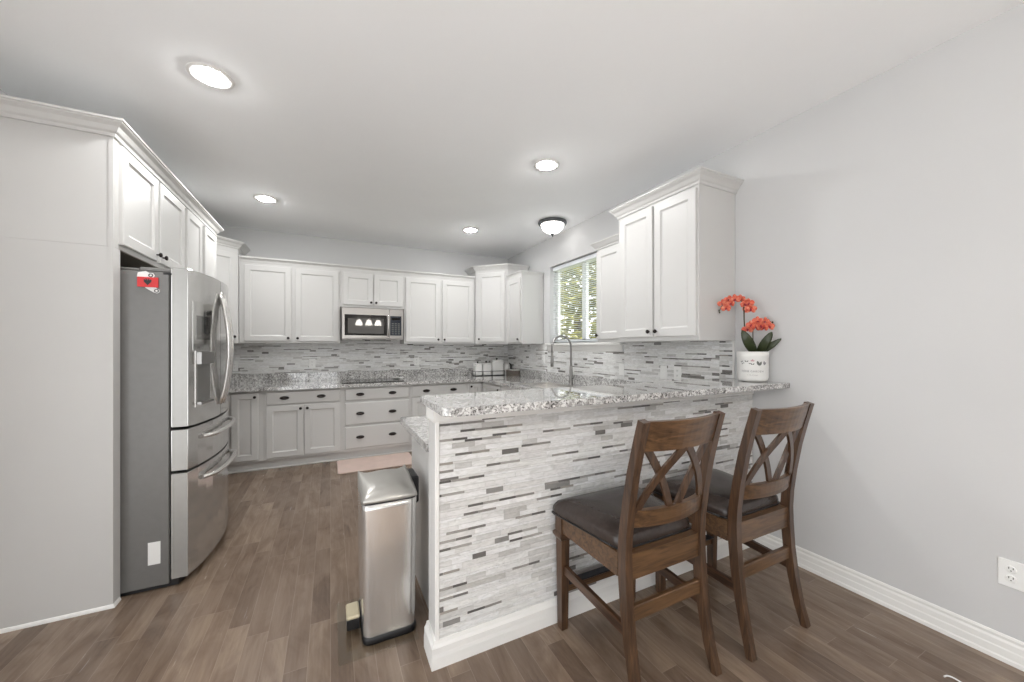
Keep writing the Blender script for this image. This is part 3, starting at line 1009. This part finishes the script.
# ------------------------------------------------------------------ canisters and things on the counter
rk = empty('canister_rack', (2.165, 5.215, ZT), 0, 'black wire rack holding three white canisters on the back counter', 'rack')
m = MB()
for z in (.006, .068):
    m.tube([(-.24, -.075, z), (.24, -.075, z), (.24, .075, z), (-.24, .075, z), (-.24, -.075, z)], .0035, 8)
m.box(-.24, .24, -.075, .075, .004, .007)
for x in (-.24, -.113, .036, .24):
    for y in (-.075, .075): m.tube([(x, y, 0), (x, y, .07)], .0035, 8)
m.build('wire_frame', M['black'], rk)
for (x0, x1, h, nm) in ((-.228, -.122, .185, 'smallest white square canister, left in the black rack'), (-.104, .028, .190, 'middle white square canister in the black rack'),
                        (.046, .230, .232, 'largest white square canister, right in the black rack')):
    c0 = empty('canister', (2.165 + (x0 + x1) / 2, 5.215, ZT + .0075), 0, nm, 'canister', 'canisters in the rack')
    hw_ = (x1 - x0) / 2
    MB().box(-hw_, hw_, -.06, .06, 0, h - .028, .012, 3).build('jar', M['ceramic'], c0)
    l_ = MB().box(-hw_ - .001, hw_ + .001, -.061, .061, h - .027, h - .006, .008, 2).build('lid', M['ceramic'], c0)
    MB().lathe([(.006, h - .006), (.006, h + .004), (.014, h + .012), (.014, h + .02), (.006, h + .026)], (0, 0, 0), 14).build('knob', M['bronze'], l_)
bt_ = empty('jug', (2.475, 5.22, ZT), 0, 'white jug with a dark handle right of the canister rack', 'jug')
MB().lathe([(.05, 0), (.055, .01), (.055, .12), (.05, .15), (.036, .17), (.036, .19), (.041, .195)], (0, 0, 0), 22).build('jar', M['ceramic'], bt_)
MB().tube([(.03, -.02, .185), (.062, -.02, .165), (.066, -.02, .12), (.066, -.02, .02)], .006, 8).build('handle', M['black'], bt_)
wb = empty('wooden_box', (2.475, 5.00, ZT), 0, 'small brown wooden box in the corner right of the jug', 'box')
m = MB()
m.box(-.06, .06, -.11, .11, 0, .012)
m.box(-.06, -.05, -.11, .11, .012, .085, .001).box(.05, .06, -.11, .11, .012, .085, .001).box(-.05, .05, -.11, -.10, .012, .085, .001).box(-.05, .05, .10, .11, .012, .085, .001)
m.build('case', M['box_wood'], wb)
MB().box(-.064, .064, -.114, .114, .085, .094, .002).build('lid', M['ceramic'], wb)

sc_ = MB().tube(catm([(2.225, .566, .003), (2.238, .560, .006), (2.246, .545, .006), (2.247, .522, .003)]), .0028, 8).build('cord_scrap', M['plastic_white'])
tag(sc_, 'tiny curved white scrap of cord on the floor at the lower right', 'scrap')

# ------------------------------------------------------------------ step trash can on its clear mat
tm = MB().prism([(.03, 1.70), (.365, 1.70), (.365, 2.12), (.03, 2.12)], .0005, .003)
tag(tm.build('floor_mat', M['clear_mat']), 'clear plastic mat under the steel trash can', 'mat')
TX0, TX1, TY0, TY1 = .128, .366, 1.752, 2.085
tc = empty('trash_can', ((TX0 + TX1) / 2, (TY0 + TY1) / 2, .003), 0, 'slim stainless step trash can standing at the end of the peninsula', 'trash can')


def rrect(hx, hy, r, z, n=5, dx=0, dy=0):
    out = []
    for cx, cy, a0 in ((hx - r, hy - r, 0), (-hx + r, hy - r, PI / 2), (-hx + r, -hy + r, PI), (hx - r, -hy + r, 3 * PI / 2)):
        for k in range(n + 1):
            t = a0 + PI / 2 * k / n
            out.append((cx + r * math.cos(t) + dx, cy + r * math.sin(t) + dy, z))
    return out


hx, hy = (TX1 - TX0) / 2, (TY1 - TY0) / 2
MB().rings([rrect(hx - .002, hy - .002, .035, 0), rrect(hx, hy, .036, .006), rrect(hx, hy, .036, .022), rrect(hx - .004, hy - .004, .033, .032)], True, True, True).build('base', M['black'], tc)
MB().rings([rrect(hx - .006, hy - .006, .032, .03), rrect(hx - .004, hy - .004, .033, .06), rrect(hx + .002, hy + .002, .035, .60), rrect(hx + .002, hy + .002, .035, .626)], False, True, True).build('body', M['steel_v'], tc)
MB().rings([rrect(hx - .004, hy - .004, .033, .626), rrect(hx - .004, hy - .004, .033, .634)], True, True, False).build('rim_gap', M['black'], tc)
# lid: rim, raised corners, domed middle
m = MB()
N = 16
rows = []
HX, HY = hx + .006, hy + .006
for i in range(N + 1):
    rr = []
    for j in range(N + 1):
        u, v = -1 + 2 * i / N, -1 + 2 * j / N
        # squircle mapping keeps the rounded plan
        x = HX * u * math.sqrt(1 - .10 * v * v); y = HY * v * math.sqrt(1 - .10 * u * u)
        edge = max(abs(u), abs(v))
        b = (1 + v) / 2
        z = .660 + .006 * b + .034 * u ** 4 * b ** 1.5 + .030 * (1 - u * u) * (1 - v ** 4) - .012 * edge ** 10
        rr.append((x, y, z))
    rows.append(rr)
m.rings(rows, False, False, True, closed=False)
per = [rows[i][0] for i in range(N + 1)] + [rows[N][j] for j in range(1, N + 1)] + [rows[i][N] for i in range(N - 1, -1, -1)] + [rows[0][j] for j in range(N - 1, 0, -1)]
m.rings([[(p[0], p[1], .634) for p in per], [(p[0] * 1.004, p[1] * 1.004, .640) for p in per], [(p[0] * 1.004, p[1] * 1.004, p[2] - .006) for p in per], per], True, False, True)
bmesh.ops.remove_doubles(m.bm, verts=m.bm.verts[:], dist=.0003)
m.build('lid', M['lid_silver'], tc)
MB().box(hx + .002, hx + .044, .0, hy - .02, .53, .668, .008).build('hinge', M['black'], tc)
pd = MB().box(-hx - .062, -hx - .004, -.055, .055, .062, .080, .006).build('pedal', M['brass'], tc)
MB().box(-hx - .06, -hx - .006, -.05, .05, .012, .062, .004).build('pedal_arm', M['black'], pd)

# kitchen mat
km = MB()
km.rings([rrect(.405, .245, .03, 0, 4), rrect(.41, .25, .03, .004, 4), rrect(.41, .25, .03, .010, 4), rrect(.402, .242, .028, .014, 4)], True, True, True)
tag(km.build('kitchen_mat', M['cushion_mat'], None, (.475, 4.505, .0005)), 'pale pink kitchen mat on the floor in front of the three-drawer cabinet', 'mat')


# ------------------------------------------------------------------ bar stools
def sweep_rect(mb, pts, ws, ds, axis='yz'):
    """rectangular section carried along a path in y/z; w along x, d across the path"""
    rs = []
    P_ = [Vector(p) for p in pts]
    for i, p in enumerate(P_):
        d = (P_[min(i + 1, len(P_) - 1)] - P_[max(i - 1, 0)]).normalized()
        nrm = Vector((0, d.z, -d.y))
        w_, t_ = ws[i] / 2, ds[i] / 2
        rs.append([p + Vector((-w_, 0, 0)) - nrm * t_, p + Vector((w_, 0, 0)) - nrm * t_, p + Vector((w_, 0, 0)) + nrm * t_, p + Vector((-w_, 0, 0)) + nrm * t_])
    mb.rings(rs, True, True)
    bmesh.ops.bevel(mb.bm, geom=[e for e in mb.bm.edges if len(e.link_faces) == 2 and e.calc_face_angle(0) > .8], offset=.004, segments=2, profile=.5, affect='EDGES')
    return mb


def stool(name, loc, rz, label, group):
    r_ = empty(name, loc, rz, label, 'stool', group)
    # rear legs run on as the back posts
    ctrl = [(-.252, 0), (-.226, .10), (-.202, .22), (-.184, .35), (-.175, .47), (-.173, .55), (-.178, .63), (-.193, .74), (-.217, .87), (-.244, .98), (-.269, 1.072)]
    dep = [.027, .031, .035, .039, .042, .042, .040, .037, .034, .031, .029]
    for s in (-1, 1):
        sweep_rect(MB(), [(s * .206 + s * (.006 if z < .1 else 0), y, z) for y, z in ctrl], [.034] * 11, dep).build('leg', M['wood_z'], r_)
    # front legs: square block, cap moulding, tapered shaft
    for s in (-1, 1):
        m = MB()
        x, y = s * .213, .232
        def sq(h, z): return [(x - h, y - h, z), (x + h, y - h, z), (x + h, y + h, z), (x - h, y + h, z)]
        m.rings([sq(.016, 0), sq(.018, .02), sq(.0225, .40), sq(.0225, .425), sq(.027, .430), sq(.035, .444), sq(.035, .456), sq(.026, .464), sq(.0255, .545)], True, True)
        m.build('leg', M['wood_z'], r_)
    # seat frame rails (apron)
    m = MB()
    m.hexa([(-.228, .225, .466), (.228, .225, .466), (.228, .247, .466), (-.228, .247, .466)], [(-.228, .225, .545), (.228, .225, .545), (.228, .247, .545), (-.228, .247, .545)])
    m.hexa([(-.19, -.185, .452), (.19, -.185, .452), (.19, -.150, .452), (-.19, -.150, .452)], [(-.19, -.185, .549), (.19, -.185, .549), (.19, -.150, .549), (-.19, -.150, .549)])
    for s in (-1, 1):
        b_ = [(s * .222, -.15, .460), (s * .200, -.15, .460), (s * .212, .23, .466), (s * .234, .23, .466)]
        if s < 0: b_ = b_[::-1]
        m.hexa(b_, [(p[0], p[1], .549) for p in b_])
    m.build('seat_frame', M['wood_x'], r_)
    # upholstered seat: trapezoid plan, domed top, thin welt
    m = MB()
    def plan(k, z):
        fw_, bw_, yf, yb_ = .268 * k, .205 * k, .04 + .228 * k, .04 - .190 * k
        base = [(-bw_, yb_), (bw_, yb_), (fw_, yf), (-fw_, yf)]
        out = []
        for i in range(4):
            p, q, n_ = Vector(base[i - 1]), Vector(base[i]), Vector(base[(i + 1) % 4])
            a_, b_ = q.lerp(p, .10), q.lerp(n_, .10)
            for t in (0, .33, .67, 1):
                c = (1 - t) ** 2 * a_ + 2 * t * (1 - t) * q + t * t * b_
                out.append((c.x, c.y, z))
            for t in (.25, .5, .75):
                c = b_.lerp(n_.lerp(q, .10), t)
                out.append((c.x, c.y, z))
        return out
    m.rings([plan(.96, .545), plan(.99, .548), plan(1.0, .556), plan(1.0, .572), plan(.985, .588), plan(.94, .602), plan(.84, .614), plan(.6, .624), plan(.3, .628)], True, True, True)
    c_ = m.build('seat_cushion', M['leather'], r_)
    MB().tube([Vector(p) for p in plan(1.004, .553)] + [plan(1.004, .553)[0]], .004, 6).build('welt', M['black'], c_)
    # curved back rails
    def rail(z0, z1, t, b0, mat, nm, yoff):
        n_ = 12
        rs = []
        for i in range(n_ + 1):
            x = -.19 + .38 * i / n_
            q = 1 - (x / .19) ** 2
            yc0, yc1 = yoff(z0) - b0 * q, yoff(z1) - b0 * q
            rs.append([(x, yc0 - t / 2, z0), (x, yc0 + t / 2, z0), (x, yc1 + t / 2, z1), (x, yc1 - t / 2, z1)])
        mb = MB().rings(rs, True, True)
        bmesh.ops.bevel(mb.bm, geom=[e for e in mb.bm.edges if len(e.link_faces) == 2 and e.calc_face_angle(0) > .8], offset=.004, segments=2, profile=.5, affect='EDGES')
        return mb.build(nm, mat, r_)
    def postY(z):
        for (y0, z0), (y1, z1) in zip(ctrl[:-1], ctrl[1:]):
            if z0 <= z <= z1: return y0 + (y1 - y0) * (z - z0) / (z1 - z0)
        return ctrl[-1][0]
    rail(.955, 1.070, .022, .034, M['wood_x'], 'crest_rail', postY)
    rail(.655, .722, .022, .034, M['wood_x'], 'back_rail', postY)
    # two crossed pairs of back slats
    for k, (xa, xb_, bend) in enumerate(((-.165, -.020, .012), (-.010, -.178, -.022), (.010, .178, .022), (.165, .020, -.012))):
        rs = []
        n_ = 10
        ps = []
        for i in range(n_ + 1):
            t = i / n_
            z = .962 - t * .25
            x = xa + (xb_ - xa) * t + bend * math.sin(PI * t)
            ps.append((x, z))
        for i, (x, z) in enumerate(ps):
            (x0, z0), (x1, z1) = ps[max(0, i - 1)], ps[min(n_, i + 1)]
            L = math.hypot(x1 - x0, z1 - z0)
            nx, nz = (z1 - z0) / L * .015, -(x1 - x0) / L * .015
            y = postY(z) - .034 * (1 - (x / .19) ** 2)
            o1 = .0052 if k in (0, 3) else -.0052
            rs.append([(x - nx, y + o1 - .0055, z - nz), (x + nx, y + o1 - .0055, z + nz), (x + nx, y + o1 + .0055, z + nz), (x - nx, y + o1 + .0055, z - nz)])
        MB().rings(rs, True, True).build('back_slat', M['wood_z'], r_)
    # stretchers
    for s in (-1, 1):
        b_ = [(s * .214, -.18, .245), (s * .196, -.18, .245), (s * .204, .222, .268), (s * .222, .222, .268)]
        if s < 0: b_ = b_[::-1]
        MB().hexa(b_, [(p[0], p[1], p[2] + .040) for p in b_]).build('stretcher', M['wood_y'], r_)
    MB().box(-.19, .19, -.194, -.172, .298, .356, .003).build('stretcher', M['wood_x'], r_)
    fr_ = MB().box(-.195, .195, .222, .244, .168, .212, .003).build('foot_rail', M['wood_x'], r_)
    MB().box(-.193, .193, .205, .246, .212, .219, .002).build('foot_plate', M['footplate'], fr_)
    return r_


s1 = stool('bar_stool', (1.205, 1.236, 0), 0, 'wooden bar stool with crossed back and brown seat, nearest the trash can', 'bar stools')
s2 = copy_tree(s1)
s2.location = (1.828, 1.214, 0)
s2['label'] = 'wooden bar stool with crossed back and brown seat, nearest the right wall'

# ------------------------------------------------------------------ orchid in a printed pot
OX, OY, OZ = 2.478, 1.470, 1.1125
orc = empty('potted_orchid', (OX, OY, OZ), 0, 'coral orchid with dark leaves in a white printed pot on the bar top', 'plant')
PR = .088
pot = MB().lathe([(.060, .0), (.076, .003), (.083, .012), (PR - .001, .03), (PR, .155), (PR + .0015, .157), (PR + .0015, .190), (PR - .002, .194), (PR - .010, .194), (PR - .012, .165), (.001, .165)], (0, 0, 0), 40, cap1=False).build('pot', M['ceramic'], orc)
MB().lathe([(PR - .0125, .166), (.05, .174), (.001, .176)], (0, 0, 0), 24, cap0=False, cap1=False).build('soil', M['bark'], orc)
ang0 = math.atan2(-OY, -OX)          # the printed side faces the room


def wrap_text(body, size, zc, mat, name, dang=0.0):
    cu = bpy.data.curves.new('t', 'FONT')
    cu.body = body; cu.size = size; cu.align_x = 'CENTER'; cu.align_y = 'CENTER'; cu.space_character = 1.15
    ob = bpy.data.objects.new('t', cu)
    COL.objects.link(ob)
    bpy.context.view_layer.update()
    me = bpy.data.meshes.new_from_object(ob.evaluated_get(bpy.context.evaluated_depsgraph_get()))
    bpy.data.objects.remove(ob)
    bm = bmesh.new(); bm.from_mesh(me)
    for v in bm.verts:
        a_ = ang0 + dang + v.co.x / PR
        v.co = Vector(((PR + .0007) * math.cos(a_), (PR + .0007) * math.sin(a_), zc + v.co.y))
    bm.to_mesh(me); bm.free()
    me.materials.append(mat)
    o_ = bpy.data.objects.new(name, me); COL.objects.link(o_); o_.parent = pot
    return o_


wrap_text('HERB GARDEN', .017, .068, M['print'], 'lettering')
wrap_text('in the kitchen', .009, .045, M['print'], 'lettering')


def icon(shapes, du, zc, mat, name='printed_sprig'):
    bm = bmesh.new()
    for sh in shapes:
        vs = []
        for x, z in sh:
            a_ = ang0 + (du + x) / PR
            vs.append(bm.verts.new(((PR + .0007) * math.cos(a_), (PR + .0007) * math.sin(a_), zc + z)))
        bm.faces.new(vs)
    me = bpy.data.meshes.new(name); bm.to_mesh(me); bm.free(); me.materials.append(mat)
    o_ = bpy.data.objects.new(name, me); COL.objects.link(o_); o_.parent = pot


lf = lambda cx, cz, L, an: [(cx + L * math.cos(an) * t - w_ * L * math.sin(an), cz + L * math.sin(an) * t + w_ * L * math.cos(an)) for t, w_ in ((0, 0), (.35, .22), (.7, .2), (1, 0), (.7, -.2), (.35, -.22))]
icon([lf(0, 0, .014, 2.2), lf(0, .004, .012, .9), lf(0, -.012, .012, 1.2)], -.062, .122, M['print_dark'])
icon([lf(0, .006, .014, 2.5), lf(0, .006, .014, .6), lf(.012, -.006, .012, .3), lf(-.012, -.004, .012, 2.8)], -.033, .122, M['print_dark'])
icon([lf(0, .008, .013, 2.6), lf(0, .008, .013, .5), lf(0, .010, .012, 1.5)], 0, .124, M['print_pink'])
icon([lf(0, -.012, .014, 2.4), lf(0, -.012, .014, .7)], 0, .122, M['print_dark'])
icon([lf(0, -.018, .034, 1.9), lf(.003, -.018, .03, 1.2)], .036, .122, M['print_dark'])
icon([lf(0, -.014, .03, 1.6), lf(.004, -.01, .02, 1.1)], .068, .120, M['print'])
icon([[(-.012, -.002), (.012, -.002), (.012, .002), (-.012, .002)]], -.012, .175, M['print_dark'], 'rim_mark')


# positions given as offsets (right, up) in the plane across the view through the pot
RGT = Vector((math.cos(ang0 + PI / 2), math.sin(ang0 + PI / 2), 0))
TOW = Vector((math.cos(ang0), math.sin(ang0), 0))
px = 2.412 / 368.7


def at(u, v, toward=0.0):
    du, dv = (u - 752) * px * .82, (347.1 - v) * px
    return RGT * du + TOW * toward + Vector((0, 0, 1.335 - OZ + dv))


def flower(p, s, facing, seed):
    rnd = random.Random(seed)
    m = MB()
    up = Vector((0, 0, 1))
    f = facing.normalized()
    sd = f.cross(up).normalized(); u2 = sd.cross(f)
    for (an, L, wd) in ((PI / 2, .95, .34), (PI / 2 + 2.15, .92, .32), (PI / 2 - 2.15, .92, .32), (.12, 1.0, .52), (PI - .12, 1.0, .52)):
        an += rnd.uniform(-.12, .12)
        d = sd * math.cos(an) + u2 * math.sin(an)
        w_ = sd * -math.sin(an) + u2 * math.cos(an)
        fr, bk = [], []
        for t, q in ((.05, .25), (.3, .8), (.6, 1), (.85, .7), (1, .15)):
            c = p + d * (L * s * t) + f * (s * .28 * t * t)
            fr.append([c - w_ * (wd * s * q) + f * (.12 * s * q), c, c + w_ * (wd * s * q) + f * (.12 * s * q)])
        ringsl = [[a[0], a[1], a[2], a[2] - f * .002, a[1] - f * .002, a[0] - f * .002] for a in fr]
        m.rings(ringsl, True, True, True)
    o_ = m.build('flower', M['petal'], orc)
    lm = MB()
    lm.tube([p + f * (.05 * s), p + f * (.35 * s) - u2 * (.12 * s), p + f * (.42 * s) - u2 * (.34 * s)], [.12 * s, .17 * s, .06 * s], 8)
    lm.build('lip', M['lip'], o_)


st1 = [at(750, 352), at(745, 340), at(743.5, 322), at(743, 308), at(741, 301), at(736, 297.5), at(729, 297), at(722, 301), at(718, 307), at(716.5, 310)]
MB().tube(catm(st1), [.0042] * 40 + [.0030] * 33, 8).build('stem', M['stem'], orc)
st2 = [at(753, 352), at(752.5, 340), at(752.5, 330), at(754, 324), at(759, 320), at(765, 320), at(771, 323)]
MB().tube(catm(st2), .0032, 8).build('stem', M['stem'], orc)
fl_ = [(720, 302, .01), (724.5, 307, .03), (727, 298, .02), (730, 303, .035), (734, 298.5, .02), (740, 298, .0), (744, 304, .03), (748.5, 303, .02), (750, 309, .03), (747, 309, .0),
       (747, 329, .02), (751, 325, .035), (755, 327, .03), (757, 321.5, .01), (760, 326, .03), (765, 322, .01), (768, 327, .025), (764, 328, .02)]
for i, (u, v, tw) in enumerate(fl_):
    rnd = random.Random(40 + i)
    f = TOW + RGT * rnd.uniform(-.8, .8) + Vector((0, 0, rnd.uniform(-.5, .15)))
    flower(at(u, v, tw), rnd.uniform(.030, .038), f, i)
bm_ = [(716.5, 309), (717, 311), (772, 323), (771, 326)]
for (u, v) in bm_:
    MB().lathe([(.001, -.007), (.005, -.002), (.005, .003), (.001, .008)], at(u, v), 8).build('bud', M['stem'], orc)


def big_leaf(b, tip, wd, bend):
    b, tip = Vector(b), Vector(tip)
    ax = tip - b
    sd = ax.cross(TOW).normalized()
    rs = []
    for i in range(13):
        t = i / 12
        c = b + ax * t + TOW * (bend * math.sin(PI * t * .8)) + Vector((0, 0, .0))
        w_ = wd * (math.sin(PI * (t * .86 + .10)) ** .75) * (1 if t < .97 else .55)
        rs.append([c - sd * w_ + TOW * w_ * .25, c - sd * w_ * .5 + TOW * w_ * .06, c, c + sd * w_ * .5 + TOW * w_ * .06, c + sd * w_ + TOW * w_ * .25,
                   c + sd * w_ * .5 + TOW * (w_ * .06 - .003), c - TOW * .003, c - sd * w_ * .5 + TOW * (w_ * .06 - .003)])
    MB().rings(rs, True, True, True).build('leaf', M['leaf_dark'], orc)


big_leaf(at(755, 355), at(741.5, 330.5, .05), .030, .05)
big_leaf(at(757, 355), at(771, 332.5, .03), .026, .05)
big_leaf(at(758, 354), at(780, 339, .03), .019, .03)

# ------------------------------------------------------------------ lamps
for i, (x, y, lb) in enumerate(((-.565, 2.44, 'recessed ceiling light nearest the camera, above the refrigerator'), (-.558, 4.22, 'recessed ceiling light at the far left by the back wall cabinets'),
                                (1.518, 2.47, 'recessed ceiling light over the peninsula, right of centre'), (1.528, 4.25, 'smallest recessed ceiling light, left of the bowl ceiling lamp'))):
    l_ = empty('recessed_light', (x, y, ZC), 0, lb, 'ceiling light', 'recessed ceiling lights')
    MB().lathe([(.100, 0), (.100, -.003), (.095, -.006), (.070, -.006), (.065, -.003), (.064, 0)], (0, 0, 0), 36, cap0=False, cap1=False).build('trim_ring', M['trim'], l_)
    MB().lathe([(.0645, -.001), (.063, -.008), (.052, -.013), (.026, -.016), (.001, -.017)], (0, 0, 0), 36, cap0=True, cap1=True).build('lens', M['lens'], l_)
dm = empty('ceiling_lamp', (2.262, 3.555, ZC), 0, 'bowl shaped frosted ceiling lamp with dark ring near the window', 'ceiling light')
MB().lathe([(.15, 0), (.160, -.006), (.163, -.020), (.157, -.034), (.140, -.040), (.126, -.036)], (0, 0, 0), 40, cap1=False).build('ring', M['pewter'], dm)
MB().lathe([(.130, -.037), (.126, -.055), (.112, -.085), (.084, -.112), (.045, -.130), (.012, -.136)], (0, 0, 0), 40, cap0=False).build('glass_bowl', M['dome'], dm)
MB().lathe([(.018, -.134), (.020, -.142), (.010, -.150), (.012, -.158), (.006, -.168), (.002, -.174)], (0, 0, 0), 18).build('finial', M['pewter'], dm)
# the three-shade dining lamp behind the camera shows in the microwave door
ch = empty('dining_pendant', (.92, -.62, ZC), 0, 'three-shade dining lamp that shows as a reflection in the microwave window', 'ceiling light')
MB().lathe([(.06, 0), (.06, -.012), (.02, -.03), (.008, -.035)], (0, 0, 0), 24).build('canopy', M['bronze'], ch)
MB().lathe([(.007, -.03), (.007, -.62), (.03, -.63), (.03, -.66), (.005, -.68)], (0, 0, 0), 14).build('rod', M['bronze'], ch)
for k in (-1, 0, 1):
    ox = k * .24
    arm = MB().tube([(0, 0, -.64), (ox * .5, .0 if k else .03, -.69), (ox, 0 if k else .06, -.64), (ox, 0 if k else .06, -.70)], .007, 8).build('arm', M['bronze'], ch)
    MB().lathe([(.03, -.695), (.055, -.72), (.08, -.78), (.092, -.84), (.088, -.84), (.05, -.722), (.03, -.70)], (ox, 0 if k else .06, 0), 24, cap0=False, cap1=False).build('lamp_shade', M['shade'], arm)
